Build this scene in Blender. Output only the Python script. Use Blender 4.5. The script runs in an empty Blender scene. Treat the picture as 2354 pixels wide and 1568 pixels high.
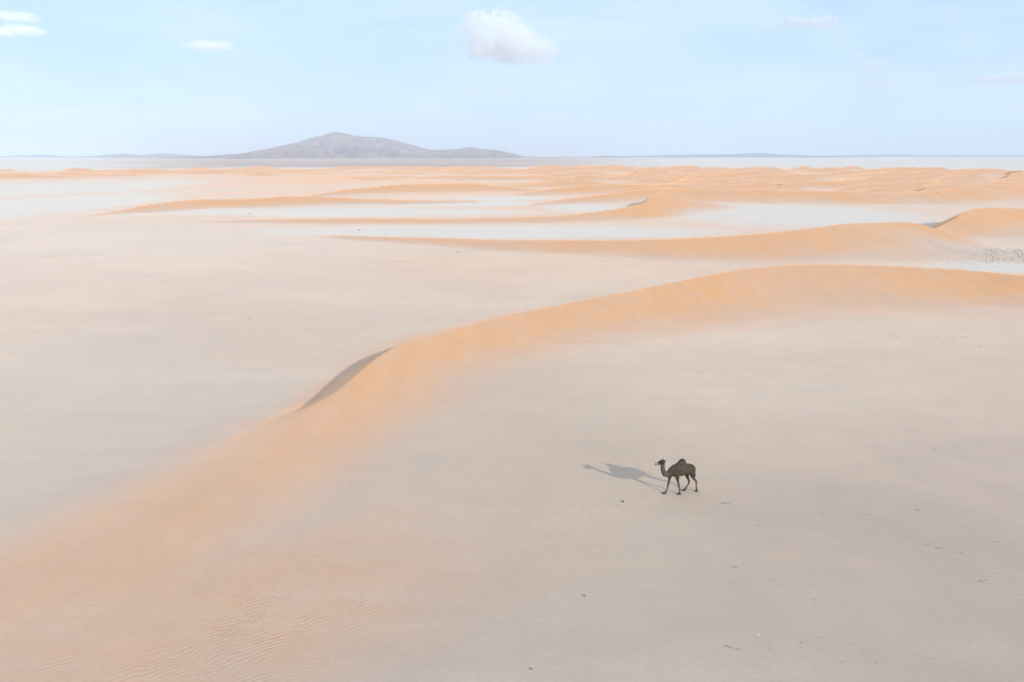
import bpy, bmesh, math, random
import numpy as np
from mathutils import Vector, Matrix

random.seed(7)
sc = bpy.context.scene
COL = sc.collection
R = math.radians

# ------------------------------------------------------------------ camera
CAM_H = 18.0
PITCH = R(15.16)
FOCAL = 683.0                      # pixels at 1024 wide = 24 mm on a 36 mm sensor
cam = bpy.data.cameras.new('camera')
cam.lens = 24.0 * FOCAL / 682.67
cam.sensor_width = 36.0
cam.clip_start = 0.1
cam.clip_end = 200000.0
cam_o = bpy.data.objects.new('camera', cam)
COL.objects.link(cam_o)
cam_o.location = (0, 0, CAM_H)
cam_o.rotation_euler = (math.pi / 2 - PITCH, 0, 0)
sc.camera = cam_o

# ------------------------------------------------------------------ light
SUN_AZ = R(-45.5)                  # from +X, towards the sun (right and behind the camera)
SUN_EL = R(21.5)
SUN_STRENGTH = 2.1
SKY_STRENGTH = 0.15
EXPOSURE = 0.35
sun = bpy.data.lights.new('sun', 'SUN')
sun.energy = SUN_STRENGTH
sun.angle = R(1.2)
sun.color = (1.0, 0.91, 0.79)
sun_o = bpy.data.objects.new('sun', sun)
COL.objects.link(sun_o)
sdir = Vector((math.cos(SUN_AZ) * math.cos(SUN_EL), math.sin(SUN_AZ) * math.cos(SUN_EL), math.sin(SUN_EL)))
sun_o.rotation_euler = sdir.to_track_quat('Z', 'Y').to_euler()
sun_o.location = (60, -60, 60)

world = bpy.data.worlds.new('World')
sc.world = world
world.use_nodes = True
wt = world.node_tree
wt.nodes.clear()
def wn(t, **kw):
    n = wt.nodes.new(t)
    for k, v in kw.items():
        setattr(n, k, v)
    return n
sky = wn('ShaderNodeTexSky', sky_type='NISHITA', sun_disc=False)
sky.sun_elevation = SUN_EL
sky.sun_rotation = R(90) - SUN_AZ
sky.altitude = 300
sky.air_density = 1.0
sky.dust_density = 0.6
sky.ozone_density = 1.0
bg = wn('ShaderNodeBackground')
bg.inputs['Strength'].default_value = SKY_STRENGTH
wout = wn('ShaderNodeOutputWorld')
# pale blue added to brighten the whole sky's light, with faint cirrus patches
tc = wn('ShaderNodeTexCoord')
wmap = wn('ShaderNodeMapping')
wmap.inputs['Scale'].default_value = (1.0, 1.0, 3.2)
wnoise = wn('ShaderNodeTexNoise')
wnoise.inputs['Scale'].default_value = 4.2
wnoise.inputs['Detail'].default_value = 9.0
wnoise.inputs['Roughness'].default_value = 0.62
wnoise.inputs['Distortion'].default_value = 0.4
wramp = wn('ShaderNodeMapRange')
wramp.inputs['From Min'].default_value = 0.36
wramp.inputs['From Max'].default_value = 0.66
wfill = wn('ShaderNodeMix', data_type='RGBA')
wfill.inputs['A'].default_value = (2.85, 4.1, 5.75, 1.0)
wfill.inputs['B'].default_value = (3.6, 4.65, 5.75, 1.0)
wmix = wn('ShaderNodeMix', data_type='RGBA')
wmix.inputs['Factor'].default_value = 0.88
wt.links.new(wramp.outputs['Result'], wfill.inputs['Factor'])
wt.links.new(wfill.outputs['Result'], wmix.inputs['B'])
wt.links.new(tc.outputs['Generated'], wmap.inputs['Vector'])
wt.links.new(wmap.outputs['Vector'], wnoise.inputs['Vector'])
wt.links.new(wnoise.outputs['Fac'], wramp.inputs['Value'])
wt.links.new(sky.outputs['Color'], wmix.inputs['A'])
wt.links.new(wmix.outputs['Result'], bg.inputs['Color'])
wt.links.new(bg.outputs['Background'], wout.inputs['Surface'])

vs = sc.view_settings
vs.view_transform = 'Standard'
vs.look = 'None'
vs.gamma = 1.0
vs.use_curve_mapping = False
vs.exposure = EXPOSURE
sc.render.engine = 'CYCLES'
sc.cycles.use_denoising = True
sc.cycles.max_bounces = 26
sc.cycles.diffuse_bounces = 3
sc.cycles.volume_bounces = 24
sc.cycles.volume_step_rate = 1.0

# ------------------------------------------------------------------ helpers
OV = 1024.0 / 2353.0
def ray(ox, oy):
    """Viewing direction of a point measured in the photograph (2353 px wide)."""
    x = (ox * OV - 512.0) / FOCAL
    y = -(oy * OV - 341.0) / FOCAL
    return (x, math.cos(PITCH) + y * math.sin(PITCH), -math.sin(PITCH) + y * math.cos(PITCH))
def G(ox, oy, z=0.0):
    d = ray(ox, oy)
    t = (z - CAM_H) / d[2]
    return np.array([d[0] * t, d[1] * t])
def at_depth(ox, oy, Y):
    d = ray(ox, oy)
    t = Y / d[1]
    return np.array([d[0] * t, Y, CAM_H + d[2] * t])

def tag(o, label=None, cat=None, group=None, kind=None):
    if label: o['label'] = label
    if cat: o['category'] = cat
    if group: o['group'] = group
    if kind: o['kind'] = kind
    return o
def mesh_obj(name, verts, faces, mat=None, parent=None, smooth=True):
    me = bpy.data.meshes.new(name)
    me.from_pydata(verts, [], faces)
    me.update()
    if smooth:
        me.polygons.foreach_set('use_smooth', [True] * len(me.polygons))
    if mat: me.materials.append(mat)
    o = bpy.data.objects.new(name, me)
    COL.objects.link(o)
    if parent is not None: o.parent = parent
    return o
def empty(name, loc=(0, 0, 0), rz=0.0):
    o = bpy.data.objects.new(name, None)
    o.empty_display_size = 0.2
    o.location = loc
    o.rotation_euler = (0, 0, rz)
    COL.objects.link(o)
    return o

def hash2(ix, iy, seed):
    h = (ix.astype(np.int64) * 374761393 + iy.astype(np.int64) * 668265263 + seed * 1442695041) & 0xFFFFFFFF
    h = ((h ^ (h >> 13)) * 1274126177) & 0xFFFFFFFF
    h = h ^ (h >> 16)
    return (h & 0xFFFF) / 65535.0
def vnoise(x, y, seed=0):
    ix = np.floor(x); iy = np.floor(y)
    fx = x - ix; fy = y - iy
    u = fx * fx * fx * (fx * (fx * 6 - 15) + 10); v = fy * fy * fy * (fy * (fy * 6 - 15) + 10)
    a = hash2(ix, iy, seed); b = hash2(ix + 1, iy, seed); c = hash2(ix, iy + 1, seed); d = hash2(ix + 1, iy + 1, seed)
    return (a * (1 - u) + b * u) * (1 - v) + (c * (1 - u) + d * u) * v
def fbm(x, y, seed=0, octaves=4, gain=0.5):
    s = np.zeros_like(x); a = 1.0; t = 0.0
    for i in range(octaves):
        s += a * vnoise(x * 2 ** i + 17.3 * i, y * 2 ** i - 9.1 * i, seed + i)
        t += a; a *= gain
    return s / t
def sstep(a, b, x):
    t = np.clip((x - a) / (b - a), 0, 1)
    return t * t * (3 - 2 * t)

# ------------------------------------------------------------------ materials
class NT:
    def __init__(self, name):
        self.m = bpy.data.materials.new(name)
        self.m.use_nodes = True
        self.t = self.m.node_tree
        self.t.nodes.clear()
        self.out = self.n('ShaderNodeOutputMaterial')
    def n(self, t, ins=None, **kw):
        nd = self.t.nodes.new(t)
        for k, v in kw.items(): setattr(nd, k, v)
        for k, v in (ins or {}).items(): self.set(nd.inputs[k], v)
        return nd
    def set(self, sock, v):
        if isinstance(v, bpy.types.NodeSocket): self.t.links.new(v, sock)
        else: sock.default_value = v
    def math(self, op, a, b=0.0, c=None, clamp=False):
        nd = self.t.nodes.new('ShaderNodeMath'); nd.operation = op; nd.use_clamp = clamp
        self.set(nd.inputs[0], a); self.set(nd.inputs[1], b)
        if c is not None: self.set(nd.inputs[2], c)
        return nd.outputs[0]
    def mix(self, f, a, b, blend='MIX'):
        nd = self.t.nodes.new('ShaderNodeMix'); nd.data_type = 'RGBA'; nd.blend_type = blend
        self.set(nd.inputs['Factor'], f); self.set(nd.inputs['A'], a); self.set(nd.inputs['B'], b)
        return nd.outputs['Result']
    def attr(self, name):
        return self.n('ShaderNodeAttribute', attribute_name=name).outputs['Fac']
    def rng(self, v, a, b, c=0.0, d=1.0):
        nd = self.n('ShaderNodeMapRange', {'Value': v, 'From Min': a, 'From Max': b, 'To Min': c, 'To Max': d})
        return nd.outputs['Result']
    def noise(self, vec, scale, detail=3.0, rough=0.55, dist=0.0):
        nd = self.n('ShaderNodeTexNoise', {'Vector': vec, 'Scale': scale, 'Detail': detail, 'Roughness': rough, 'Distortion': dist})
        return nd.outputs['Fac']
    def mapping(self, vec, rot=(0, 0, 0), scale=(1, 1, 1), loc=(0, 0, 0)):
        nd = self.n('ShaderNodeMapping', {'Vector': vec, 'Rotation': rot, 'Scale': scale, 'Location': loc})
        return nd.outputs['Vector']

def make_sand():
    t = NT('desert_sand')
    pos = t.n('ShaderNodeNewGeometry').outputs['Position']
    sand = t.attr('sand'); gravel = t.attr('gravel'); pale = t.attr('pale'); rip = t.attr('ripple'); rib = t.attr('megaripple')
    flat_c = (0.69, 0.49, 0.345, 1); flat_c2 = (0.58, 0.415, 0.30, 1)
    sand_c = (0.85, 0.385, 0.14, 1); sand_c2 = (0.83, 0.415, 0.20, 1)
    pale_c = (0.60, 0.525, 0.45, 1)
    grav_c = (0.31, 0.225, 0.195, 1)
    n1 = t.noise(pos, 0.035, 4.0)
    stk = t.noise(t.mapping(pos, rot=(0, 0, R(-35)), scale=(.22, 1, 1)), 0.55, 6.0, 0.65, 0.5)
    edge = t.math('MULTIPLY', t.math('SUBTRACT', stk, .5), t.math('MULTIPLY', t.math('MULTIPLY', sand, t.math('SUBTRACT', 1.0, sand)), 3.2))
    sand = t.math('ADD', sand, edge, clamp=True)
    n2 = t.noise(pos, 0.4, 4.0, 0.6)
    n3 = t.noise(pos, 6.0, 4.0, 0.75)
    flat = t.mix(t.rng(n1, 0.35, 0.65), flat_c, flat_c2)
    flat = t.mix(t.attr('silt'), flat, (0.60, 0.46, 0.36, 1))
    cream = t.noise(t.mapping(pos, scale=(.5, 1, 1), rot=(0, 0, R(-20))), 0.05, 4.0, .55, .6)
    flat = t.mix(t.rng(cream, .46, .66, 0, .6), flat, (0.74, 0.56, 0.425, 1))
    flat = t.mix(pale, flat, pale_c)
    dune = t.mix(t.rng(n1, 0.4, 0.62), sand_c, sand_c2)
    tongue = t.noise(t.mapping(pos, rot=(0, 0, R(16)), scale=(1, .14, .3)), 0.9, 5.0, 0.6, 0.3)
    dune = t.mix(t.rng(tongue, 0.42, 0.66, 0.0, 0.55), dune, (0.84, 0.46, 0.24, 1))
    dune = t.mix(t.rng(sand, 0.25, 0.8), (0.80, 0.405, 0.235, 1), dune)
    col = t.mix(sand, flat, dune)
    col = t.mix(gravel, col, grav_c)
    # fine mottling and grain
    col = t.mix(t.rng(n2, 0.3, 0.7, 0.0, 0.18), col, (0.40, 0.33, 0.28, 1))
    col = t.mix(t.rng(stk, 0.35, 0.7, 0.0, 0.22), col, (0.46, 0.345, 0.265, 1))
    col = t.mix(t.rng(n3, 0.40, 0.75, 0.0, 0.22), col, (0.30, 0.25, 0.21, 1))
    bs = t.n('ShaderNodeBsdfPrincipled', {'Base Color': col, 'Roughness': 0.85, 'Specular IOR Level': 0.3})
    bs.inputs['Sheen Weight'].default_value = 0.75
    bs.inputs['Sheen Roughness'].default_value = 0.5
    t.set(bs.inputs['Sheen Tint'], t.mix(0.95, (1, 1, 1, 1), t.mix(1.0, col, (1.5, 1.5, 1.5, 1), 'MULTIPLY')))
    # wind ripples: crests run away to the right
    wn_ = t.n('ShaderNodeTexNoise', {'Vector': pos, 'Scale': .28, 'Detail': 4.0, 'Roughness': .6}).outputs['Color']
    wv = t.n('ShaderNodeVectorMath', {0: wn_, 1: (.5, .5, .5)}, operation='SUBTRACT').outputs['Vector']
    wv = t.n('ShaderNodeVectorMath', {0: wv, 'Scale': 1.5}, operation='SCALE').outputs['Vector']
    wpos = t.n('ShaderNodeVectorMath', {0: pos, 1: wv}, operation='ADD').outputs['Vector']
    v1 = t.mapping(wpos, rot=(0, 0, R(-28)))
    w1 = t.n('ShaderNodeTexWave', {'Vector': v1, 'Scale': 0.314 / 0.21, 'Distortion': 3.0, 'Detail': 2.0, 'Detail Scale': 0.8, 'Detail Roughness': 0.6},
             wave_type='BANDS', bands_direction='Y', wave_profile='SIN').outputs['Fac']
    v2 = t.mapping(wpos, rot=(0, 0, R(14)))
    w2 = t.n('ShaderNodeTexWave', {'Vector': v2, 'Scale': 0.314 / 0.34, 'Distortion': 6.0, 'Detail': 2.0, 'Detail Scale': 0.3, 'Detail Roughness': 0.6},
             wave_type='BANDS', bands_direction='Y', wave_profile='SIN').outputs['Fac']
    patch = t.rng(t.noise(pos, 0.16, 3.0), 0.40, 0.62)
    brk = t.rng(t.noise(t.mapping(pos, rot=(0, 0, R(-28)), scale=(.35, 1, 1)), 1.3, 3.0, .6), .32, .62, .15, 1.0)
    h1 = t.math('MULTIPLY', t.math('MULTIPLY', w1, rip), t.math('MULTIPLY', brk, t.math('MULTIPLY_ADD', patch, 0.6, 0.4)))
    h2 = t.math('MULTIPLY', t.math('MULTIPLY', w2, t.attr('faint')), patch)
    v3 = t.mapping(pos, rot=(0, 0, R(34)))
    w3 = t.n('ShaderNodeTexWave', {'Vector': v3, 'Scale': 0.314 / 0.95, 'Distortion': 9.0, 'Detail': 2.0, 'Detail Scale': 0.6, 'Detail Roughness': 0.6},
             wave_type='BANDS', bands_direction='X', wave_profile='SIN').outputs['Fac']
    h3 = t.math('MULTIPLY', w3, rib)
    h = t.math('ADD', t.math('MULTIPLY', h1, 0.027), t.math('MULTIPLY', h2, 0.015))
    h = t.math('ADD', h, t.math('MULTIPLY', h3, 0.12))
    h = t.math('ADD', h, t.math('MULTIPLY', n3, 0.012))
    b = t.n('ShaderNodeBump', {'Height': h, 'Strength': 1.0, 'Distance': 1.0})
    t.t.links.new(b.outputs['Normal'], bs.inputs['Normal'])
    t.t.links.new(bs.outputs['BSDF'], t.out.inputs['Surface'])
    return t.m

def make_rock(name, c1, c2, scale=0.02):
    t = NT(name)
    pos = t.n('ShaderNodeNewGeometry').outputs['Position']
    a = t.noise(pos, scale, 5.0, 0.6)
    b = t.noise(t.mapping(pos, scale=(1, 0.4, 4)), scale * 0.6, 4.0, 0.6, 0.6)
    col = t.mix(t.rng(a, 0.35, 0.65), c1, c2)
    col = t.mix(t.rng(b, 0.45, 0.7, 0, 0.55), col, (c1[0] * 1.5, c1[1] * 1.35, c1[2] * 1.15, 1))
    bs = t.n('ShaderNodeBsdfPrincipled', {'Base Color': col, 'Roughness': 0.95, 'Specular IOR Level': 0.1})
    t.t.links.new(bs.outputs['BSDF'], t.out.inputs['Surface'])
    return t.m

def make_simple(name, c1, c2, scale=8.0, rough=0.9, spec=0.2):
    t = NT(name)
    pos = t.n('ShaderNodeTexCoord').outputs['Object']
    col = t.mix(t.rng(t.noise(pos, scale, 3.0), 0.35, 0.65), c1, c2)
    bs = t.n('ShaderNodeBsdfPrincipled', {'Base Color': col, 'Roughness': rough, 'Specular IOR Level': spec})
    t.t.links.new(bs.outputs['BSDF'], t.out.inputs['Surface'])
    return t.m

M_SAND = make_sand()

# ------------------------------------------------------------------ dunes
class Dune:
    """crest polyline left to right: x, y, height, windward width, lee width, lee sharpness, colour reach on the lee side"""
    def __init__(self, pts, sandy=1.0, sub=5, fade=(.3, 1.25)):
        self.fade = fade
        p = np.array(pts, float)
        n = len(p); out = []
        for i in range(n - 1):
            p0 = p[max(i - 1, 0)]; p1 = p[i]; p2 = p[i + 1]; p3 = p[min(i + 2, n - 1)]
            for k in range(sub):
                t = k / sub
                out.append(0.5 * ((2 * p1) + (-p0 + p2) * t + (2 * p0 - 5 * p1 + 4 * p2 - p3) * t * t + (-p0 + 3 * p1 - 3 * p2 + p3) * t ** 3))
        out.append(p[-1])
        self.p = np.array(out)
        self.p[:, 2:] = np.maximum(self.p[:, 2:], [0.01, 0.3, 0.3, 0.0, 0.3])
        self.p[:, 5] = np.minimum(self.p[:, 5], 1)
        self.sandy = sandy
        reach = np.max(self.p[:, [3, 4, 6]], axis=1) * 2.0 + 2.0
        self.lo = (self.p[:, :2] - reach[:, None]).min(0)
        self.hi = (self.p[:, :2] + reach[:, None]).max(0)

def eval_dunes(dunes, X, Y):
    zsum = np.zeros_like(X); sand = np.zeros_like(X)
    for dn in dunes:
        idx = np.nonzero((X > dn.lo[0]) & (X < dn.hi[0]) & (Y > dn.lo[1]) & (Y < dn.hi[1]))[0]
        if len(idx) == 0: continue
        x = X[idx]; y = Y[idx]
        best = np.full(len(idx), 1e18); side = np.zeros(len(idx)); par = np.zeros((len(idx), 5))
        P = dn.p
        for i in range(len(P) - 1):
            a = P[i]; b = P[i + 1]
            d = b[:2] - a[:2]; L2 = max(d @ d, 1e-9)
            t = np.clip(((x - a[0]) * d[0] + (y - a[1]) * d[1]) / L2, 0, 1)
            dx = x - (a[0] + d[0] * t); dy = y - (a[1] + d[1] * t)
            dist = dx * dx + dy * dy
            m = dist < best
            if not m.any(): continue
            best[m] = dist[m]
            side[m] = (d[0] * dy - d[1] * dx)[m]
            par[m] = a[2:] + (b[2:] - a[2:]) * t[m][:, None]
        dist = np.sqrt(best)
        h, W, lW, sharp, lC = par.T
        t = np.clip(dist / W, 0, 1)
        zw = h * (1 - t) ** 2 * (1 + 0.85 * t)
        tl = np.clip(dist / lW, 0, 1)
        zs = h * (1 - tl) ** 2 * (1 + 1.4 * tl)
        q = h - 0.62 * dist
        zq = 0.5 * (q + np.sqrt(q * q + 0.004 * h)) - 0.5 * (np.sqrt((h - 0.62 * 40) ** 2 + 0.004 * h) + (h - 0.62 * 40)) 
        zq = np.where(dist < 40, np.maximum(zq, 0), 0) * np.where(dist * 0.62 > h * 2.2, 0, 1) * np.clip((h * 2.2 - dist * 0.62) / np.maximum(h, 1e-3), 0, 1)
        zl = zs * (1 - sharp) + np.minimum(zq, h) * sharp
        ww = side < 0
        z = np.where(ww, zw, zl)
        zsum[idx] += z ** 5
        wob = (fbm(x * 0.09, y * 0.09, 91, 3) - 0.5) * 0.5
        c = np.where(ww, 1 - sstep(dn.fade[0], dn.fade[1], dist / W + wob), 1 - sstep(0.35, 1.4, dist / lC + wob * 0.6))
        c = c * np.clip(h / 0.35, 0, 1) * np.clip(.58 + h * .17, 0, 1) * dn.sandy * np.clip(.72 + .6 * fbm(x * .05, y * .05, 95, 3), 0, 1)
        sand[idx] = np.maximum(sand[idx], c)
    return zsum ** 0.2, sand

def facing(rows, slope, lee_sharp=1.0, sandy=1.0, sub=5, lee=None):
    """dune from crest points and foot points of its near face; height follows from the face's slope"""
    pts = []
    for r in rows:
        ox, oy, fx, fy = (r[0], r[1], r[0], r[2]) if len(r) == 3 else r
        F = G(fx, fy, 0.0)
        lo, hi = 0.0, max(CAM_H * (1 - np.hypot(*F) / np.hypot(*G(ox, oy, 0.0))), 0.02)
        for _ in range(30):
            h = (lo + hi) / 2
            W = np.hypot(*(G(ox, oy, h) - F))
            if h < slope * W: lo = h
            else: hi = h
        C = G(ox, oy, h)
        pts.append((C[0], C[1], h, max(W, 0.6), max(h / 0.62, 0.5) if lee is None else lee, lee_sharp, max(h / 0.5, 1.0)))
    def end(p, q):
        d = np.array(p[:2]) - np.array(q[:2]); d /= np.linalg.norm(d)
        e = np.array(p[:2]) + d * (p[2] / .35 + 1.0)
        return (e[0], e[1], .01, .6, .5, 1, 1)
    return Dune([end(pts[0], pts[1])] + pts + [end(pts[-1], pts[-2])], sandy, sub)

def crest(rows, sub=5):
    pts = []
    for ox, oy, h, W in rows:
        C = G(ox, oy, h)
        pts.append((C[0], C[1], h, W, max(h / .62, .5), 1, max(h / .45, 1)))
    return Dune(pts, 1.0, sub)

dunes = []
main = []
for ox, oy, h, W, lW, sh, lC in (
        (-420, 1640, .25, 9, 8, 0, 9), (0, 1400, .38, 8.5, 8, 0, 8), (200, 1290, .5, 8, 8, 0, 8), (400, 1180, .65, 7, 7, 0, 7.5),
        (520, 1105, .78, 6.5, 6.5, 0, 7), (620, 1030, .92, 6, 6, 0, 6.5), (695, 968, 1.12, 6, 5, 0, 5.5), (735, 938, 1.3, 6.2, 4.8, .0, 4.8),
        (775, 903, 1.55, 6.6, 4.2, .3, 4.6), (815, 867, 1.78, 7, 3.2, .8, 4.6), (855, 832, 1.9, 7.3, 2.9, 1, 4.6), (890, 806, 1.92, 7.6, 2.9, .95, 4.8),
        (920, 791, 1.92, 7.8, 3.2, .8, 5), (960, 776, 1.95, 8, 4, .5, 6), (1020, 760, 1.9, 8.3, 5, .3, 7), (1100, 738, 1.95, 9, 5, .3, 7),
        (1200, 714, 2.0, 9.5, 5, .3, 7), (1300, 695, 2.15, 10.5, 5, .4, 7), (1400, 676, 2.35, 11.5, 5, .6, 7), (1525, 652, 2.6, 13, 5, 1, 6),
        (1610, 634, 2.8, 14, 5, 1, 6), (1700, 618, 3.05, 14.5, 5, 1, 6), (1770, 610, 3.2, 15, 5, 1, 6), (1850, 606, 3.3, 16, 5, 1, 6),
        (2000, 607, 3.3, 15, 5, 1, 6), (2200, 618, 3.0, 13, 5, 1, 6), (2353, 632, 2.8, 11, 5, 1, 6), (2560, 652, 2.4, 10, 5, 1, 6), (2900, 690, 1.6, 10, 5, 1, 6)):
    p = G(ox, oy, h)
    main.append((p[0], p[1], h, W, lW, sh, lC))
dunes.append(Dune(main, .95, 6, (.2, 1.5)))
# second long dune behind it, with the steep horn on the right
dunes.append(facing(((760, 541, 548), (1000, 546, 566), (1200, 550, 580), (1400, 551, 592), (1500, 549, 598), (1600, 545, 601), (1750, 535, 603),
                     (1850, 523, 604), (1940, 512, 602), (2030, 510, 590), (2080, 510, 572), (2112, 514, 560), (2130, 520, 553)), .22))
dunes.append(crest(((2095, 562, .02, 2), (2120, 545, .6, 6), (2160, 521, 1.9, 12), (2192, 503, 3.3, 20), (2218, 486, 4.6, 27), (2250, 478, 4.8, 30), (2300, 476, 4.6, 33), (2353, 478, 4.3, 34), (2450, 484, 3.8, 34),
                    (2650, 494, 3.2, 30), (2900, 510, .02, 10))))
# thin long ridges across the pale pans
dunes.append(facing(((430, 508, 511), (600, 503, 513), (800, 500, 515), (1000, 499, 515), (1100, 498, 514), (1280, 492, 511), (1380, 483, 508), (1440, 474, 505), (1482, 465, 500),
                     (1500, 450, 1560, 492), (1530, 436, 1620, 480)), .2))
dunes.append(facing(((200, 494, 497), (270, 482, 492), (330, 470, 490), (400, 461, 485), (480, 456, 480), (560, 455, 478), (640, 451, 476), (700, 449, 474), (760, 452, 473), (830, 456, 472), (950, 458, 470), (1080, 459, 466)), .2))
dunes.append(facing(((690, 452, 456), (740, 443, 452), (800, 434, 448), (860, 428, 446), (930, 422, 444), (1040, 420, 442), (1130, 424, 441), (1210, 432, 442), (1300, 440, 444)), .2))
dunes.append(facing(((1180, 446, 450), (1240, 436, 449), (1310, 427, 447), (1380, 424, 444), (1440, 426, 440)), .2))
dunes.append(facing(((1215, 468, 472), (1300, 455, 468), (1400, 444, 464), (1480, 434, 460), (1540, 430, 460), (1620, 432, 466), (1720, 433, 468), (1820, 434, 469), (1950, 438, 470), (2080, 440, 470), (2140, 439, 470)), .2))
dunes.append(crest(((2090, 462, .02, 4), (2130, 448, 2.2, 14), (2165, 438, 3.9, 24), (2200, 430, 4.5, 30), (2260, 423, 4.7, 34), (2360, 424, 4.3, 36), (2500, 428, 3.8, 36), (2700, 440, .02, 10))))
# the field of small far dunes
rng = random.Random(21)
for i in range(330):
    d = math.exp(rng.uniform(math.log(380), math.log(1080)))
    a = rng.uniform(-40, 44)
    lim = 700 if a < -12 else (520 if a < 2 else 380)
    if d < lim: continue
    if a < -14 and rng.random() < .35: continue
    x0 = d * math.sin(R(a)); y0 = d * math.cos(R(a))
    big = rng.uniform(.5, 1.0) * (1.0 if a > 0 else .7)
    L = rng.uniform(30, 110) * (0.6 + d / 1200)
    hh = (2.5 + 4.2 * (d / 1000)) * big
    th = R(rng.gauss(10 if a < 5 else 24, 17)); bow = rng.uniform(-.25, .05) * L
    pts = []
    for k in range(7):
        s = k / 6 - .5
        u = s * L; v = bow * (1 - 4 * s * s) + rng.uniform(-.03, .03) * L
        h = max(hh * math.cos(s * math.pi) ** .8 if abs(s) < .499 else .02, .02)
        pts.append((x0 + u * math.cos(th) - v * math.sin(th), y0 + u * math.sin(th) + v * math.cos(th), h, max(h * rng.uniform(4.5, 6.5), 2), max(h / .6, 1), 1, h * 3 + 3))
    dunes.append(Dune(pts, .95, 3))

CAMEL = G(1563, 1132)
def field(X, Y):
    D = np.hypot(X, Y); A = np.degrees(np.arctan2(X, Y))
    z, sand = eval_dunes(dunes, X, Y)
    calm = sstep(2.5, 9.0, np.hypot(X - CAMEL[0], Y - CAMEL[1]))
    near = 1 - sstep(400, 1500, D)
    und = (fbm(X * 0.03, Y * 0.03, 3, 3) - .5) * 0.5 * calm
    und += (fbm(X * 0.11, Y * 0.11, 11, 3) - .5) * 0.10 * calm
    # broad swell under the far dune field
    band = sstep(430, 800, D + (fbm(A * .12, D * 0.002, 5, 2) - .5) * 160) * (1 - sstep(950, 1120, D))
    band = band * sstep(-52, -18, A + (D - 700) * .03)
    swell = band * (fbm(X * .012, Y * .012, 33, 4) - .35) * 4.0
    z = z + und * near + np.maximum(swell, 0) * .6
    sand = np.maximum(sand, band * (0.50 + .17 * sstep(-14, 4, A) + 1.1 * (fbm(X * .01, Y * .02, 41, 4) - .5)))
    # thin orange drift sand spread over the flats
    lowleft = np.exp(-(((X + 18) / 13) ** 2 + ((Y - 27) / 12) ** 2))
    pan = np.zeros_like(X)
    for cx, cy, hw, hh in ((1130, 532, 520, 14), (800, 487, 420, 9), (1370, 477, 125, 11), (1000, 468, 260, 6), (1800, 492, 330, 20), (100, 432, 260, 16), (60, 472, 230, 24), (1150, 455, 120, 5), (2300, 612, 140, 9)):
        c = G(cx, cy); ex = np.linalg.norm(G(cx + hw, cy) - c); ey = np.linalg.norm(G(cx, cy - hh) - c)
        q = ((X - c[0]) / ex) ** 2 + ((Y - c[1]) / ey) ** 2
        pan = np.maximum(pan, 1 - sstep(.2, 1.7, q + (fbm(X * .03, Y * .03, 19, 3) - .5) * .8))
    drift = (.10 + .16 * sstep(90, 200, D) + .24 * sstep(230, 480, D)) * np.clip(.5 + 2.2 * (fbm(X * .012, Y * .035, 61, 4) - .28), 0, 1.6) * sstep(45, 110, D) * (1 - sstep(900, 1100, D)) * (1 - pan) * (.35 + .65 * sstep(-34, -8, A + (D - 300) * .02))
    sand = np.clip(np.maximum(sand, drift), 0, 1)
    gravel = sstep(1060, 1300, D + (fbm(A * .3, D * .001, 77, 2) - .5) * 120)
    mtn = np.exp(-((A + 9) / 13.0) ** 2)
    mtn = sstep(-34, -20, A) * (1 - sstep(-2, 16, A)) * .9
    gravel = gravel * np.clip(mtn + (fbm(A * .15, np.log(np.maximum(D, 1)) * 6, 55, 4) - .5) * .6, 0, 1)
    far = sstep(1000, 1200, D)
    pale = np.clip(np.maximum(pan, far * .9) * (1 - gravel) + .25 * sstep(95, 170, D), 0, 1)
    return z, sand, gravel, pale

def terrain_z(x, y):
    z = field(np.array([float(x)]), np.array([float(y)]))[0]
    return float(z[0])

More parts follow.
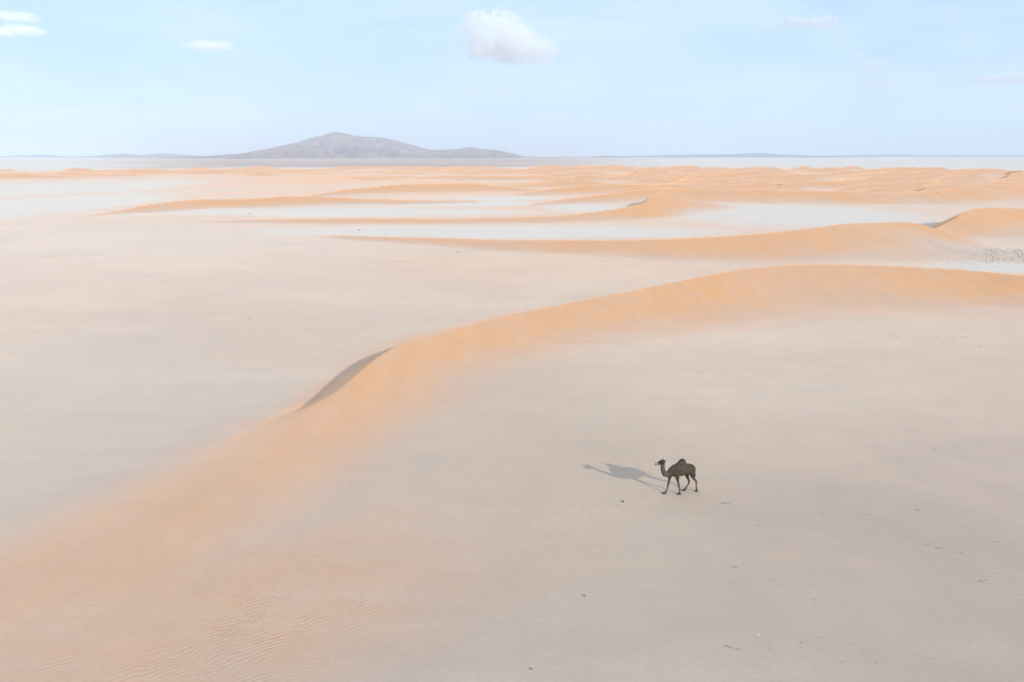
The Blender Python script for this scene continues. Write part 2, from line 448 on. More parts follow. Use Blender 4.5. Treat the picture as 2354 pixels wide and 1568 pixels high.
def build_ground():
    fine = np.arange(-45, 45.001, 0.115)
    left = np.linspace(-180, -45, 60)[:-1]; right = np.linspace(45, 180, 60)[1:-1]
    ang = np.radians(np.concatenate([left, fine, right]))
    rs = [1.5]
    while rs[-1] < 42000:
        r = rs[-1]
        k = .10 if r < 14 else (.0065 if r < 160 else (.009 if r < 1200 else .05))
        rs.append(r * (1 + k))
    rs = np.array(rs)
    na, nr = len(ang), len(rs)
    Rr, Aa = np.meshgrid(rs, ang, indexing='ij')
    X = (Rr * np.sin(Aa)).ravel(); Y = (Rr * np.cos(Aa)).ravel()
    z, sand, gravel, pale = field(X, Y)
    X = np.append(X, 0); Y = np.append(Y, 0); z = np.append(z, z[:na].mean())
    sand = np.append(sand, 0); gravel = np.append(gravel, 0); pale = np.append(pale, 0)
    i = np.arange(nr - 1)[:, None] * na; j = np.arange(na)[None, :]; j2 = (j + 1) % na
    quads = np.stack([i + j, i + na + j, i + na + j2, i + j2], -1).reshape(-1, 4)
    c = nr * na
    tris = np.stack([np.full(na, c), np.arange(na), (np.arange(na) + 1) % na], -1)
    me = bpy.data.meshes.new('ground')
    nv = len(X); nq = len(quads); nt = len(tris)
    me.vertices.add(nv)
    me.vertices.foreach_set('co', np.stack([X, Y, z], -1).astype(np.float32).ravel())
    me.loops.add(nq * 4 + nt * 3)
    me.loops.foreach_set('vertex_index', np.concatenate([quads[:, ::-1].ravel(), tris[:, ::-1].ravel()]).astype(np.int32))
    me.polygons.add(nq + nt)
    me.polygons.foreach_set('loop_start', np.concatenate([np.arange(nq) * 4, nq * 4 + np.arange(nt) * 3]).astype(np.int32))
    me.update(calc_edges=True)
    me.validate()
    me.polygons.foreach_set('use_smooth', np.ones(len(me.polygons), bool))
    D = np.hypot(X, Y)
    # near ripple field at the right foot of the dune tail
    rc = G(470, 1440)
    g = G(1000, 1250)
    ax = (g - rc) / np.linalg.norm(g - rc)
    u = (X - rc[0]) * ax[0] + (Y - rc[1]) * ax[1]; v = -(X - rc[0]) * ax[1] + (Y - rc[1]) * ax[0]
    rip = np.exp(-(np.abs(u / 10.5)) ** 3 - (np.abs(v / 6.0)) ** 3) * (1 - sstep(60, 80, D))
    sand = np.maximum(sand, .55 * np.exp(-(np.abs(u / 11.5)) ** 3 - (np.abs(v / 6.0)) ** 4))
    faint = (1 - sstep(55, 80, D)) * (.25 + .75 * sstep(.45, .62, fbm(X * .07, Y * .07, 15, 3))) * (1 - sand * .8)
    mc = G(2200, 586)
    mega = np.exp(-((X - mc[0] - 13) / 24) ** 4 - ((Y - mc[1]) / 12.0) ** 4)
    # silty grey floor left of the long dune, coarse stony lag in the near right corner
    silt = sstep(-6, 14, -X - .25 * Y + 12 + (fbm(X * .03, Y * .03, 81, 3) - .5) * 30) * (.6 + .8 * (fbm(X * .05, Y * .05, 83, 4) - .4))
    lag = sstep(5, 26, X - .35 * (Y - 24) + (fbm(X * .12, Y * .12, 85, 4) - .5) * 16) * (1 - sstep(34, 62, Y))
    silt = np.clip(silt, 0, 1) * (1 - sand)
    gravel = np.maximum(gravel, np.clip(lag, 0, 1) * (.30 + .3 * (fbm(X * .4, Y * .4, 87, 4) - .4)))
    sand = sand * (1 - .7 * mega)
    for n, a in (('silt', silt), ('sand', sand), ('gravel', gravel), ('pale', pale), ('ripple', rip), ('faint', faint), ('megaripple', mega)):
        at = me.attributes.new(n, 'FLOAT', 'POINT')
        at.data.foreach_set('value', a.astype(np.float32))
    me.materials.append(M_SAND)
    o = bpy.data.objects.new('ground', me)
    COL.objects.link(o)
    tag(o, 'pale sand flats with long orange dunes running to the horizon', 'desert sand', kind='structure')
    return o
build_ground()

# ------------------------------------------------------------------ mountain and far hills
M_ROCK = make_rock('bare_rock', (0.20, 0.115, 0.095, 1), (0.48, 0.29, 0.235, 1), 0.006)
M_HILL = make_rock('far_rock', (0.20, 0.17, 0.165, 1), (0.27, 0.235, 0.22, 1), 0.0025)

def mountain(name, sky_pts, Y0, front, back, label, cat, mat, seed, rough=1.0, nx=320, ny=110, power=2.0, wob=.08):
    P = np.array([at_depth(a, b, Y0) for a, b in sky_pts])
    xs = np.linspace(P[0, 0], P[-1, 0], nx)
    H = np.interp(xs, P[:, 0], P[:, 2])
    k = np.array([0, 1, 5, 1, 0.]); k /= k.sum()
    H = np.maximum(np.convolve(np.pad(H, 2, mode='edge'), k, 'valid'), 0)
    H[0] = H[-1] = -2.0
    tv = np.concatenate([np.linspace(-1, 0, int(ny * .75)), np.linspace(0, 1, ny - int(ny * .75) + 1)[1:]])
    T, I = np.meshgrid(tv, np.arange(nx), indexing='ij')
    Xg = xs[I]; Hg = H[I]
    span = abs(xs[-1] - xs[0])
    Hn = np.clip(Hg / max(H.max(), 1), 0.02, 1)
    wid = np.where(T < 0, front, back) * (.35 + .65 * Hn ** .6)
    Yg = Y0 + T * wid
    a = np.abs(T)
    # spurs and gullies run down the slope
    f = fbm(Xg / span * 26 + a * 2.2 * (fbm(Xg / span * 9, a * 2, seed + 5, 2) - .5), a * 2.6 + 3, seed, 5, .55)
    ridge = 1 - np.abs(2 * f - 1)
    prof = (1 - a) ** power
    z = Hg * prof
    z += rough * Hg * (np.minimum(ridge, .92) - .92) * 1.7 * np.clip(a * 5, 0, 1) * (1 - a) ** .8 * .8
    z += rough * (fbm(Xg / 160, Yg / 160, seed + 9, 4) - .5) * 24 * np.clip(a * 9, .0, 1) * (1 - a)
    z = np.where(Hg < 0, -2.0, z)
    z = np.where(a > .985, -2.0, np.maximum(z, -1.0))
    verts = np.stack([Xg, Yg, z], -1).reshape(-1, 3)
    n = len(tv)
    faces = [(i * nx + j, i * nx + j + 1, (i + 1) * nx + j + 1, (i + 1) * nx + j) for i in range(n - 1) for j in range(nx - 1)]
    o = mesh_obj(name, verts.tolist(), faces, mat)
    tag(o, label, cat, kind='structure')
    return o

mountain('mountain', ((330, 379), (370, 374), (430, 370), (490, 360), (540, 356), (620, 349), (650, 341), (690, 325), (725, 313), (740, 312), (765, 303), (785, 305),
                      (810, 311), (840, 314), (870, 315), (900, 320), (940, 331), (985, 344), (1020, 344), (1060, 341), (1085, 338), (1110, 342), (1150, 346),
                      (1180, 353), (1210, 361), (1260, 362), (1330, 364), (1400, 367)), 9000, 4600, 3000,
         'bare lilac grey mountain with a pointed peak rising alone behind the dune field', 'mountain', M_ROCK, 5)
mountain('far_hill', ((-120, 362), (-40, 357), (20, 360), (60, 357), (100, 355), (140, 360), (200, 360), (240, 361), (265, 355), (285, 352), (305, 355), (325, 358), (350, 354), (375, 352),
                      (410, 355), (450, 357), (480, 360), (540, 362)), 10500, 2200, 1500, 'low hazy hills on the horizon beside the mountain\'s long tail', 'hill', M_HILL, 15, .6, 220, 50)
mountain('far_hill', ((1200, 365), (1260, 362), (1340, 362), (1390, 357), (1420, 359), (1470, 358), (1540, 356), (1620, 355), (1690, 354), (1745, 351), (1780, 354),
                      (1850, 357), (1900, 358), (1960, 361)), 10000, 2000, 1500, 'long low blue grey ridge on the horizon beyond the grey plain', 'hill', M_HILL, 25, .6, 220, 50)
mountain('far_hill', ((1860, 362), (1920, 357), (1990, 355), (2060, 354), (2140, 356), (2220, 355), (2280, 357), (2330, 356), (2400, 358), (2480, 361)), 13000, 2600, 1800,
         'faint pale rise on the horizon past the blue grey ridge', 'hill', M_HILL, 35, .5, 180, 40)

# ------------------------------------------------------------------ haze
def box(name, lo, hi, mat):
    (x0, y0, z0), (x1, y1, z1) = lo, hi
    v = [(x0, y0, z0), (x1, y0, z0), (x1, y1, z0), (x0, y1, z0), (x0, y0, z1), (x1, y0, z1), (x1, y1, z1), (x0, y1, z1)]
    f = [(0, 3, 2, 1), (4, 5, 6, 7), (0, 1, 5, 4), (1, 2, 6, 5), (2, 3, 7, 6), (3, 0, 4, 7)]
    return mesh_obj(name, v, f, mat, smooth=False)
HAZE_DENSITY = 1.0 / 9000.0
t = NT('haze_air')
pv = t.n('ShaderNodeVolumePrincipled', {'Color': (0.85, 0.925, 1.0, 1), 'Density': HAZE_DENSITY, 'Anisotropy': -0.22})
t.t.links.new(pv.outputs['Volume'], t.out.inputs['Volume'])
hz = box('haze', (-44000, -44000, -4), (44000, 44000, 420), t.m)
tag(hz, 'pale haze filling the air above the desert', 'haze', kind='stuff')

# ------------------------------------------------------------------ camel
def camel():
    RING = 16
    bm = bmesh.new()
    def loft(secs):
        """secs: list of (centre, half width sideways, half depth, axis direction)"""
        rings = []
        n = len(secs)
        for i, (c, hw, hd) in enumerate(secs):
            c = Vector(c)
            a = Vector(secs[max(i - 1, 0)][0]); b = Vector(secs[min(i + 1, n - 1)][0])
            ax = (b - a).normalized()
            side = Vector((0, 1, 0)); side = (side - ax * side.dot(ax)).normalized()
            up = side.cross(ax).normalized()
            rings.append([bm.verts.new(c + side * hw * math.cos(k * 2 * math.pi / RING) + up * hd * math.sin(k * 2 * math.pi / RING)) for k in range(RING)])
        for a, b in zip(rings, rings[1:]):
            for k in range(RING):
                bm.faces.new((a[k], a[(k + 1) % RING], b[(k + 1) % RING], b[k]))
        bm.faces.new(rings[0][::-1]); bm.faces.new(rings[-1])
    # trunk, rump to chest
    loft([((-.80, 0, 1.33), .05, .07), ((-.76, 0, 1.34), .14, .14), ((-.67, 0, 1.37), .22, .215), ((-.52, 0, 1.395), .265, .265), ((-.32, 0, 1.40), .30, .30), ((-.08, 0, 1.41), .345, .345), ((.12, 0, 1.41), .35, .36),
          ((.30, 0, 1.40), .325, .37), ((.46, 0, 1.385), .27, .36), ((.58, 0, 1.36), .22, .31), ((.70, 0, 1.33), .17, .25), ((.80, 0, 1.29), .12, .18)])
    # hump
    loft([((.04, 0, 1.60), .23, .42), ((.03, 0, 1.70), .22, .37), ((.02, 0, 1.78), .20, .30), ((.01, 0, 1.86), .175, .235), ((0, 0, 1.93), .15, .185), ((-.005, 0, 1.985), .12, .15), ((-.01, 0, 2.02), .08, .10), ((-.01, 0, 2.035), .04, .05)])
    loft([((-.36, 0, 1.56), .16, .08), ((-.18, 0, 1.66), .17, .12), ((-.04, 0, 1.74), .17, .13), ((.12, 0, 1.75), .17, .12), ((.30, 0, 1.70), .16, .10), ((.46, 0, 1.64), .12, .09)])
    # neck: dips forward then rises
    loft([((.52, 0, 1.42), .19, .27), ((.66, 0, 1.34), .165, .22), ((.80, 0, 1.27), .14, .185), ((.93, 0, 1.25), .125, .165), ((1.05, 0, 1.30), .125, .155), ((1.12, 0, 1.41), .115, .14),
          ((1.17, 0, 1.55), .105, .125), ((1.20, 0, 1.70), .10, .12), ((1.20, 0, 1.84), .10, .12), ((1.20, 0, 1.96), .085, .105), ((1.21, 0, 2.03), .06, .075)])
    # head
    loft([((1.08, 0, 2.00), .06, .06), ((1.12, 0, 2.01), .095, .105), ((1.20, 0, 2.015), .112, .135), ((1.29, 0, 2.015), .115, .14), ((1.38, 0, 1.995), .098, .118), ((1.46, 0, 1.97), .076, .09),
          ((1.54, 0, 1.955), .072, .082), ((1.61, 0, 1.945), .074, .08), ((1.66, 0, 1.935), .06, .064), ((1.685, 0, 1.93), .035, .036)])
    loft([((1.50, 0, 1.915), .045, .035), ((1.57, 0, 1.885), .045, .035), ((1.62, 0, 1.87), .035, .025)])   # lower lip
    for s in (-1, 1):   # brow and ear
        loft([((1.24, s * .075, 2.08), .035, .035), ((1.30, s * .085, 2.085), .04, .035), ((1.35, s * .075, 2.06), .03, .03)])
        loft([((1.16, s * .085, 2.07), .022, .03), ((1.14, s * .115, 2.11), .026, .034), ((1.12, s * .135, 2.15), .022, .028), ((1.105, s * .145, 2.185), .008, .01)])
    # legs: near pair is the camel's left (+y)
    def leg(pts): loft(pts)
    leg([((.40, .15, 1.50), .10, .17), ((.385, .19, 1.28), .10, .16), ((.37, .19, 1.10), .09, .125), ((.345, .18, .97), .075, .095), ((.29, .17, .78), .058, .064), ((.235, .16, .62), .055, .058), ((.225, .16, .56), .056, .058),
         ((.20, .16, .48), .043, .046), ((.165, .16, .34), .036, .038), ((.135, .16, .20), .042, .046), ((.135, .16, .12), .05, .055), ((.15, .16, .06), .07, .085), ((.155, .16, .0), .082, .10)])
    leg([((.50, -.13, 1.45), .10, .17), ((.56, -.17, 1.22), .10, .15), ((.60, -.17, 1.05), .085, .115), ((.635, -.165, .88), .068, .08), ((.665, -.16, .70), .055, .06), ((.69, -.155, .56), .056, .06), ((.70, -.155, .49), .054, .056),
         ((.715, -.155, .40), .040, .042), ((.755, -.155, .25), .036, .038), ((.79, -.155, .14), .045, .048), ((.83, -.155, .08), .055, .06), ((.875, -.155, .04), .072, .06)])
    leg([((-.50, .10, 1.42), .14, .22), ((-.56, .16, 1.22), .13, .20), ((-.60, .17, 1.05), .105, .155), ((-.66, .165, .90), .078, .10), ((-.75, .16, .77), .058, .066), ((-.845, .155, .655), .052, .056), ((-.868, .155, .60), .05, .056),
         ((-.875, .155, .50), .040, .043), ((-.885, .155, .36), .034, .036), ((-.905, .155, .22), .042, .045), ((-.925, .155, .14), .05, .055), ((-.945, .155, .06), .068, .062), ((-.935, .155, .0), .07, .085)])
    leg([((-.44, -.10, 1.40), .14, .21), ((-.44, -.16, 1.20), .13, .19), ((-.43, -.17, 1.00), .105, .145), ((-.475, -.165, .84), .078, .095), ((-.545, -.16, .68), .056, .064), ((-.615, -.155, .53), .052, .056), ((-.615, -.155, .47), .05, .054),
         ((-.575, -.155, .37), .040, .043), ((-.505, -.155, .25), .036, .038), ((-.44, -.155, .15), .044, .047), ((-.40, -.155, .09), .054, .06), ((-.345, -.155, .045), .07, .06)])
    # broad two-toed feet
    for (x, y, w, l) in ((.17, .16, .085, .12), (.90, -.155, .085, .125), (-.925, .155, .072, .085), (-.33, -.155, .08, .12)):
        loft([((x - l, y, .04), w * .6, .03), ((x - l * .6, y, .05), w * .95, .05), ((x, y, .05), w * 1.05, .052), ((x + l * .55, y, .04), w * .98, .04), ((x + l, y, .025), w * .6, .02)])
    loft([((-.72, 0, 1.48), .035, .04), ((-.815, 0, 1.42), .032, .035), ((-.845, 0, 1.30), .024, .026), ((-.85, 0, 1.14), .02, .022), ((-.85, 0, 1.02), .018, .02)])  # tail
    bmesh.ops.recalc_face_normals(bm, faces=bm.faces)
    me = bpy.data.meshes.new('raw'); bm.to_mesh(me); bm.free()
    tmp = bpy.data.objects.new('raw', me); COL.objects.link(tmp)
    m = tmp.modifiers.new('r', 'REMESH'); m.mode = 'VOXEL'; m.voxel_size = 0.016; m.use_smooth_shade = True
    s = tmp.modifiers.new('s', 'SMOOTH'); s.factor = .5; s.iterations = 5
    dg = bpy.context.evaluated_depsgraph_get(); dg.update()
    body = bpy.data.meshes.new_from_object(tmp.evaluated_get(dg))
    bpy.data.objects.remove(tmp)
    body.name = 'body'
    n = len(body.vertices)
    co = np.empty(n * 3, np.float32); body.vertices.foreach_get('co', co); co = co.reshape(-1, 3)
    zlow = co[:, 2].min()
    co[:, 2] = np.where(co[:, 2] < .02, np.maximum(co[:, 2], 0.0), co[:, 2])
    body.vertices.foreach_set('co', co.ravel())
    x, y, z = co.T
    head = sstep(1.14, 1.2, x) * sstep(1.86, 1.98, z)
    muzzle = sstep(1.46, 1.58, x)
    humpc = sstep(1.85, 2.06, z) * (1 - sstep(.5, .7, x))
    legs = 1 - sstep(.55, 1.0, z)
    neck = sstep(.72, .95, x)
    throat = neck * sstep(.0, .10, (x - 1.12) + (1.35 - z) * .55)
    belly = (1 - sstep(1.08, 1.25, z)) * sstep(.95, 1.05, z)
    for nm, a in (('dark', np.clip(np.maximum(head * (1 - muzzle), humpc * .6), 0, 1)), ('muzzle', muzzle), ('legs', legs), ('neck', np.clip(neck * (1 - head), 0, 1)), ('belly', belly)):
        at = body.attributes.new(nm, 'FLOAT', 'POINT'); at.data.foreach_set('value', a.astype(np.float32))
    body.polygons.foreach_set('use_smooth', [True] * len(body.polygons))
    t = NT('camel_coat')
    oc = t.n('ShaderNodeTexCoord').outputs['Object']
    nn = t.noise(oc, 6.0, 4.0, .65); fine = t.noise(t.mapping(oc, scale=(1, 1, .35)), 60.0, 3.0, .7)
    col = t.mix(t.rng(nn, .35, .68), (.056, .038, .025, 1), (.108, .076, .051, 1))
    col = t.mix(t.math('MULTIPLY', t.attr('neck'), .55), col, (.13, .112, .092, 1))
    col = t.mix(t.math('MULTIPLY', t.attr('legs'), .5), col, (.115, .088, .070, 1))
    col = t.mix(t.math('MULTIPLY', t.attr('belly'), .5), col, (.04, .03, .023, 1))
    col = t.mix(t.attr('dark'), col, (.028, .024, .022, 1))
    col = t.mix(t.attr('muzzle'), col, (.33, .29, .275, 1))
    col = t.mix(t.rng(fine, .35, .75, 0, .35), col, (.15, .12, .095, 1))
    bs = t.n('ShaderNodeBsdfPrincipled', {'Base Color': col, 'Roughness': .85, 'Specular IOR Level': .2})
    b = t.n('ShaderNodeBump', {'Height': fine, 'Strength': .6, 'Distance': .02})
    t.t.links.new(b.outputs['Normal'], bs.inputs['Normal'])
    t.t.links.new(bs.outputs['BSDF'], t.out.inputs['Surface'])
    body.materials.append(t.m)
    root = empty('camel', (CAMEL[0], CAMEL[1], terrain_z(*CAMEL) - .004), math.pi + R(17))
    tag(root, 'dark brown one-humped camel with pale muzzle walking across the open sand', 'camel')
    bo = bpy.data.objects.new('body', body); COL.objects.link(bo); bo.parent = root
    # eyes, tail tuft
    M_EYE = make_simple('camel_eye', (.008, .006, .005, 1), (.012, .009, .007, 1), 20, .25, .5)
    for s in (-1, 1):
        e = bmesh.new(); bmesh.ops.create_uvsphere(e, u_segments=12, v_segments=8, radius=.021)
        em = bpy.data.meshes.new('eye'); e.to_mesh(em); e.free(); em.materials.append(M_EYE)
        eo = bpy.data.objects.new('eye', em); COL.objects.link(eo); eo.parent = root; eo.location = (1.335, s * .098, 2.05)
    M_HAIR = make_simple('tail_hair', (.03, .024, .02, 1), (.05, .04, .032, 1), 20)
    vv, ff = [], []
    rr = random.Random(4)
    for k in range(40):
        a = rr.uniform(0, 6.283); r0 = .018; r1 = rr.uniform(.01, .05); l = rr.uniform(.12, .24); i0 = len(vv)
        c, s_ = math.cos(a), math.sin(a)
        vv += [(-.85 + r0 * c - .006 * s_, r0 * s_ + .006 * c, 1.05), (-.85 + r0 * c + .006 * s_, r0 * s_ - .006 * c, 1.05), (-.85 + r1 * c, r1 * s_, 1.05 - l * .6), (-.85 + r1 * .6 * c, r1 * .6 * s_, 1.05 - l)]
        ff += [(i0, i0 + 1, i0 + 2), (i0, i0 + 2, i0 + 3)]
    mesh_obj('tail_tuft', vv, ff, M_HAIR, root)
    return root
camel()

# ------------------------------------------------------------------ clouds
def cloud(name, blobs, D, label, density=.012, seed=1, nscale=1.0, thresh=.5):
    """blobs: (ox, oy, rx, ry) in photograph pixels at distance D; one puffy hull filled with a soft volume"""
    bm = bmesh.new()
    c0 = at_depth(blobs[0][0], blobs[0][1], D)
    px = D / FOCAL * OV * 1.08
    rr = random.Random(seed)
    for ox, oy, rx, ry in blobs:
        c = at_depth(ox, oy, D + rr.uniform(-.4, .4) * rx * px)
        mat = Matrix.Translation(Vector(c - c0)) @ Matrix.Diagonal((rx * px, max(rx * .8, ry) * px, ry * px, 1))
        bmesh.ops.create_icosphere(bm, subdivisions=3, radius=1.0, matrix=mat)
    me = bpy.data.meshes.new('raw'); bm.to_mesh(me); bm.free()
    tmp = bpy.data.objects.new('raw', me); COL.objects.link(tmp)
    m = tmp.modifiers.new('r', 'REMESH'); m.mode = 'VOXEL'; m.voxel_size = max(px * 1.6, 5)
    dg = bpy.context.evaluated_depsgraph_get(); dg.update()
    hull = bpy.data.meshes.new_from_object(tmp.evaluated_get(dg))
    bpy.data.objects.remove(tmp)
    hull.name = name
    t = NT('cloud_vapour')
    oc = t.n('ShaderNodeTexCoord').outputs['Object']
    acc = None
    warp = t.n('ShaderNodeTexNoise', {'Vector': oc, 'Scale': .012 * nscale, 'Detail': 3.0, 'Roughness': .6}).outputs['Color']
    wv = t.n('ShaderNodeVectorMath', {0: warp, 1: (.5, .5, .5)}, operation='SUBTRACT').outputs['Vector']
    wv = t.n('ShaderNodeVectorMath', {0: wv, 'Scale': 60 / nscale}, operation='SCALE').outputs['Vector']
    oc2 = t.n('ShaderNodeVectorMath', {0: oc, 1: wv}, operation='ADD').outputs['Vector']
    rr = random.Random(seed)
    for ox, oy, rx, ry in blobs:
        c = at_depth(ox, oy, D + rr.uniform(-.4, .4) * rx * px) - c0
        v = t.n('ShaderNodeVectorMath', {0: oc2, 1: tuple(-c)}, operation='ADD').outputs['Vector']
        v = t.n('ShaderNodeVectorMath', {0: v, 1: (1 / (rx * px), 1 / (max(rx * .8, ry) * px), 1 / (ry * px))}, operation='MULTIPLY').outputs['Vector']
        l = t.n('ShaderNodeVectorMath', {0: v}, operation='LENGTH').outputs['Value']
        s = t.math('SUBTRACT', 1.0, l)
        acc = s if acc is None else t.math('SMOOTH_MAX', acc, s, .25)
    nz = t.noise(oc, .017 * nscale, 6.0, .66)
    s = t.math('ADD', acc, t.math('MULTIPLY', t.math('SUBTRACT', nz, .5), 2.5))
    dens = t.math('MULTIPLY', t.rng(s, thresh - .15, thresh + .35), density)
    pv = t.n('ShaderNodeVolumePrincipled', {'Color': (1, 1, 1, 1), 'Density': dens, 'Anisotropy': -0.55})
    t.t.links.new(pv.outputs['Volume'], t.out.inputs['Volume'])
    hull.materials.append(t.m)
    o = bpy.data.objects.new(name, hull); COL.objects.link(o)
    o.location = tuple(c0)
    tag(o, label, 'cloud')
    return o
cloud('cloud', ((1105, 62, 52, 36), (1150, 62, 48, 38), (1130, 95, 66, 40), (1185, 108, 70, 38), (1235, 114, 52, 30), (1175, 88, 54, 42), (1105, 112, 40, 28)), 6000, 'white puffy cumulus cloud standing alone high above the mountain\'s right shoulder', .012, 3, 1.0, .24)
cloud('cloud', ((1290, 84, 18, 12), (1278, 92, 14, 9)), 6200, 'tiny ragged cloud scrap off the right side of the white cumulus', .004, 4, 1.6, .3)
cloud('cloud', ((1022, 98, 13, 8), (1012, 112, 22, 9)), 6200, 'tiny faint cloud scrap off the left side of the white cumulus', .0035, 5, 1.6, .3)
cloud('cloud', ((45, 40, 48, 13), (10, 36, 40, 12)), 7500, 'upper of two thin cloud strips over the low hills left of the mountain', .004, 6, 1.0, .3)
cloud('cloud', ((50, 71, 56, 12), (5, 73, 50, 12)), 7300, 'lower of two thin cloud strips over the low hills left of the mountain', .005, 7, 1.0, .3)
cloud('cloud', ((470, 106, 48, 13), (510, 104, 38, 11)), 7600, 'small flat cloud left of and above the mountain peak', .0045, 8, 1.0, .3)
cloud('cloud', ((1875, 50, 52, 14), (1825, 52, 42, 12), (1900, 62, 34, 8)), 7000, 'thin broken cloud above the long blue grey ridge', .009, 9, 1.0, .3)
cloud('cloud', ((2320, 180, 60, 13), (2250, 182, 50, 9)), 8500, 'faint flat cloud streak low over the pale far rise', .008, 10, 1.0, .3)
cloud('cloud', ((2182, 34, 24, 20), (2170, 26, 16, 12)), 7000, 'small faint round cloud high above the pale far rise', .005, 11, 1.3, .3)
cloud('cloud', ((2000, 150, 50, 20), (1975, 128, 30, 14), (2020, 190, 60, 12)), 8500, 'faint ragged cloud patch beneath the thin broken cloud', .004, 12, 1.2, .35)
cloud('cloud', ((1090, 208, 26, 15), (1160, 216, 30, 16)), 8000, 'very faint cloud wisp directly below the white cumulus', .0035, 13, 1.2, .35)

# ------------------------------------------------------------------ scrub, twigs and stones scattered on the sand
M_SCRUB = make_simple('scrub_leaf', (.055, .062, .028, 1), (.10, .10, .05, 1), 6)
M_TWIG = make_simple('dry_twig', (.10, .075, .055, 1), (.17, .13, .095, 1), 10)
M_STRAW = make_simple('dry_grass', (.26, .20, .12, 1), (.36, .28, .17, 1), 10)
M_STONE = make_simple('dark_stone', (.16, .13, .115, 1), (.26, .215, .18, 1), 8)
M_STONEW = make_simple('white_stone', (.72, .68, .62, 1), (.80, .77, .72, 1), 8)
M_STONER = make_simple('red_stone', (.36, .19, .14, 1), (.42, .24, .18, 1), 8)

def stick(vv, ff, a, b, r0, r1):
    a = Vector(a); b = Vector(b); d = (b - a).normalized()
    s = d.orthogonal().normalized(); u = d.cross(s); i = len(vv)
    for p, r in ((a, r0), (b, r1)):
        for k in range(4):
            an = k * math.pi / 2
            vv.append(tuple(p + s * r * math.cos(an) + u * r * math.sin(an)))
    for k in range(4):
        ff.append((i + k, i + (k + 1) % 4, i + 4 + (k + 1) % 4, i + 4 + k))
def shrub_mesh(seed, leafy):
    rr = random.Random(seed); vv, ff, lv, lf = [], [], [], []
    for k in range(34):
        az = rr.uniform(0, 6.283); el = rr.uniform(.35, 1.35); l = rr.uniform(.55, 1.0)
        tip = Vector((math.cos(az) * math.cos(el) * l, math.sin(az) * math.cos(el) * l, math.sin(el) * l * .85))
        mid = tip * .5 + Vector((rr.uniform(-.08, .08), rr.uniform(-.08, .08), .06))
        stick(vv, ff, (0, 0, -.04), mid, .02, .014); stick(vv, ff, mid, tip, .014, .005)
        for q in range(9 if leafy else 3):
            p = mid.lerp(tip, rr.random()) + Vector((rr.uniform(-.1, .1), rr.uniform(-.1, .1), rr.uniform(-.05, .1)))
            if p.z < .02: continue
            d = Vector((rr.uniform(-1, 1), rr.uniform(-1, 1), rr.uniform(-.4, 1))).normalized(); e = d.orthogonal().normalized()
            i = len(lv); w = rr.uniform(.04, .075)
            lv += [tuple(p - e * w * .5), tuple(p + d * w), tuple(p + e * w * .5), tuple(p - d * w * .6)]
            lf.append((i, i + 1, i + 2, i + 3))
    return vv, ff, lv, lf
def mk(name, vv, ff, mat):
    me = bpy.data.meshes.new(name); me.from_pydata(vv, [], ff); me.materials.append(mat); me.update(); return me
SH = [shrub_mesh(k, k < 2) for k in range(4)]
STEM = [mk('stems', a[0], a[1], M_TWIG) for a in SH]
LEAF = [mk('foliage', a[2], a[3], M_SCRUB if k < 2 else M_STRAW) for k, a in enumerate(SH)]
def place(name, p, sx, label, cat, group, parts, sz=None, rz=None):
    z = terrain_z(*p)
    o = empty(name, (p[0], p[1], z), random.uniform(0, 6.28) if rz is None else rz)
    o.scale = (sx, sx, sz or sx)
    for n, me in parts:
        c = bpy.data.objects.new(n, me); COL.objects.link(c); c.parent = o
    tag(o, label, cat, group)
    return o
# green bushes on the pale pan, each on its own
for k, (ox, oy, r, lab) in enumerate(((825, 530, .42, 'largest green bush alone on the pale pan before the thin orange ridge'), (888, 540, .34, 'small olive bush at the near edge of the pale pan'),
                       (575, 493, .55, 'dark bush on the pale ground between the two left dune ridges'), (598, 484, .3, 'tiny bush close to the foot of the left dune ridge'))):
    place('desert_bush', G(ox, oy), r, lab, 'bush', 'green bushes on the pale pans', (('stems', STEM[k % 2]), ('foliage', LEAF[k % 2])), r * .85)
# rows of low dry scrub on the left flat
for grp, pts, lab in (('row of dry scrub', ((914, 602), (921, 603), (927, 602.5), (935, 603), (940, 604)), 'low dry scrub in the row of five on the left flat'),
                      ('clump of dry scrub', ((1037, 581.5), (1046, 581), (1053, 581.5), (1057, 580), (1051, 577)), 'low dry scrub in the clump near the faint end of the second dune'),
                      ('paired tufts', ((571, 729.5), (578, 732)), 'one of two straw tufts alone on the left flat')):
    for i, (ox, oy) in enumerate(pts):
        r = random.uniform(.16, .26) if oy < 700 else .17
        place('dry_scrub', G(ox, oy), r, lab, 'scrub', grp, (('stems', STEM[2 + i % 2]), ('foliage', LEAF[2 + i % 2])), r * .7)
# loose scatter of dry tufts under the far right of the near dune
for i, (ox, oy) in enumerate(((1937, 781), (1952, 793), (1975, 789), (1998, 786), (2003, 770), (2052, 771), (2058, 774), (2062, 777), (2098, 776), (2104, 778), (2131, 781), (2139, 783), (2152, 779), (2158, 783), (2166, 786),
                              (2185, 779), (2192, 782), (2214, 778), (2222, 780), (2233, 795), (2253, 800))):
    r = random.uniform(.07, .15)
    place('dry_tuft', G(ox, oy), r, 'dry tuft in the loose scatter on the flat below the dune\'s right end', 'dry tuft', 'scattered dry tufts', (('stems', STEM[2 + i % 2]), ('foliage', LEAF[2 + i % 2])), r * .6)
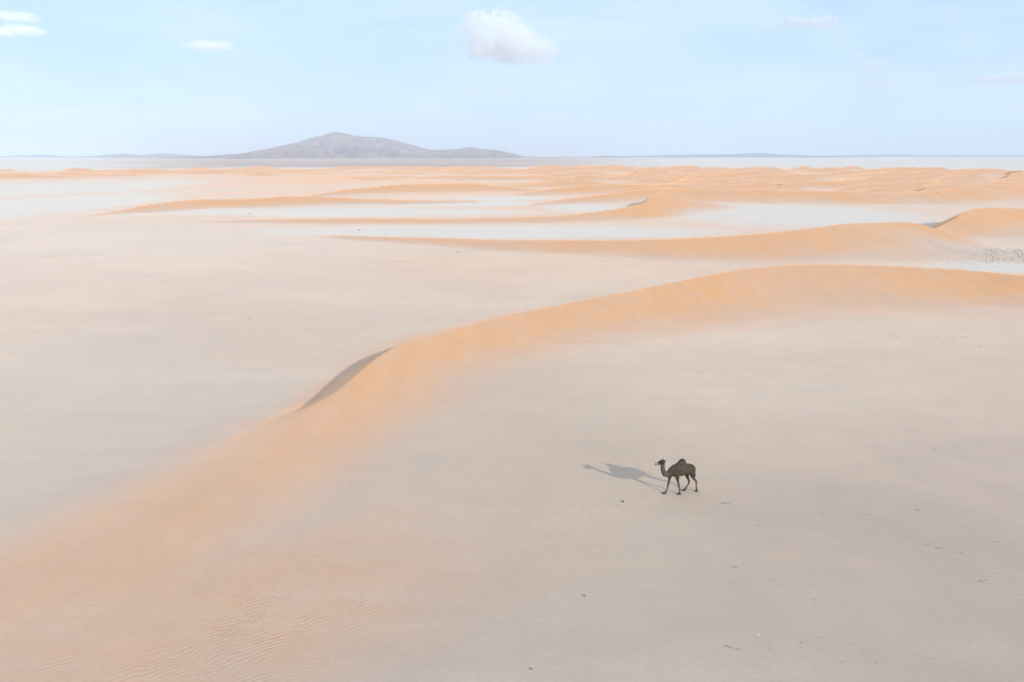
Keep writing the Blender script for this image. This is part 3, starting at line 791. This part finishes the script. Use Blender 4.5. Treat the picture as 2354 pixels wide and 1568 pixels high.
# fallen twigs round the camel
def twig_mesh(seed):
    rr = random.Random(seed); vv, ff = [], []
    p = Vector((-.5, 0, .02))
    for k in range(5):
        q = p + Vector((.2, rr.uniform(-.06, .06), rr.uniform(-.005, .03))); q.z = max(q.z, .012)
        stick(vv, ff, p, q, .02 - .003 * k, .017 - .003 * k)
        if k: stick(vv, ff, p, p + Vector((rr.uniform(.05, .15), rr.choice((-1, 1)) * rr.uniform(.08, .18), rr.uniform(.02, .12))), .011, .004)
        p = q
    return mk('branch', vv, ff, M_TWIG)
TW = [twig_mesh(k) for k in range(4)]
def twig(ox, oy, l, label, group=None, rz=None):
    p = G(ox, oy)
    o = bpy.data.objects.new('fallen_twig', TW[int(ox) % 4]); COL.objects.link(o)
    o.location = (p[0], p[1], terrain_z(*p)); o.rotation_euler = (0, 0, rz if rz is not None else random.uniform(-.6, .2)); o.scale = (l, l, l)
    tag(o, label, 'twig', group)
twig(1668, 1158, .55, 'pale thin twig lying just behind the camel\'s hind feet')
twig(1690, 1303, .3, 'dark twig alone on the sand between the camel and the stony patch')
twig(1674, 1489, .34, 'darkest twig at the edge of the reddish stony patch')
twig(1697, 1493, .26, 'short twig end to end with the darkest twig by the stony patch')
for ox, oy in ((2196, 1022), (2150, 1030), (1870, 1011), (1803, 1004), (2051, 1003), (2070, 1060), (1840, 1048), (1890, 1180), (1860, 1213), (1745, 1207), (2110, 1170), (2210, 1265), (2135, 1246), (2160, 1256), (2085, 1232), (1985, 930), (1850, 920), (1930, 1260), (2290, 1240), (2260, 1330), (1995, 1180)):
    twig(ox, oy, random.uniform(.16, .4), 'small dry twig scattered on the wide flat behind the camel', 'twigs scattered behind the camel')
# stones
def stone_mesh(seed, mat):
    rr = random.Random(seed); bm = bmesh.new()
    bmesh.ops.create_icosphere(bm, subdivisions=2, radius=1.0)
    off = Vector((rr.uniform(0, 9), rr.uniform(0, 9), 0))
    from mathutils import noise
    for v in bm.verts:
        v.co *= 1 + .35 * noise.noise(v.co * 1.1 + off)
        v.co.x *= 1.25; v.co.z = v.co.z * .62 + .3
    me = bpy.data.meshes.new('stone'); bm.to_mesh(me); bm.free(); me.materials.append(mat)
    return me
ST = [stone_mesh(1, M_STONE), stone_mesh(2, M_STONE), stone_mesh(3, M_STONEW), stone_mesh(4, M_STONER)]
def stone(ox, oy, r, kind, label, group=None):
    p = G(ox, oy)
    o = bpy.data.objects.new('stone', ST[kind]); COL.objects.link(o)
    o.location = (p[0], p[1], terrain_z(*p) - r * .1); o.rotation_euler = (0, 0, random.uniform(0, 6.28)); o.scale = (r, r, r)
    tag(o, label, 'stone', group)
stone(1431, 1153, .075, 0, 'dark stone alone on the sand beyond the tip of the camel\'s nose')
stone(1418, 1161, .03, 1, 'pebble next to the dark stone off the camel\'s nose')
stone(1343, 1371, .055, 3, 'reddish stone alone on the pale flat right of the ripples')
stone(1220, 1541, .05, 3, 'reddish stone near the edge of the rippled sand')
stone(1742, 1460, .035, 2, 'white stone at the far edge of the reddish stony patch')
for ox, oy, k in ((1766, 1479, 3), (1769, 1475, 3), (1770, 1492, 0), (1735, 1490, 3), (1870, 1530, 3), (1878, 1533, 3), (1868, 1540, 0), (1897, 1543, 3), (1936, 1524, 3), (1831, 1533, 0), (1852, 1515, 3), (1795, 1505, 0),
                  (1960, 1483, 0), (1985, 1500, 1), (1920, 1480, 1), (1900, 1505, 1), (1880, 1492, 3), (1840, 1478, 1), (2010, 1495, 1)):
    stone(ox, oy, random.uniform(.012, .022), k, 'small %s stone in the reddish stony patch' % ('red' if k == 3 else 'grey brown'), 'stones of the reddish stony patch')
for i in range(22):
    ox = random.uniform(1750, 2340); oy = random.uniform(1080, 1555)
    stone(ox, oy, random.uniform(.010, .021), (0, 1, 2, 1)[i % 4], 'tiny %s pebble strewn over the open flat' % ('white' if i % 4 == 2 else 'grey brown'), 'pebbles strewn over the flat')
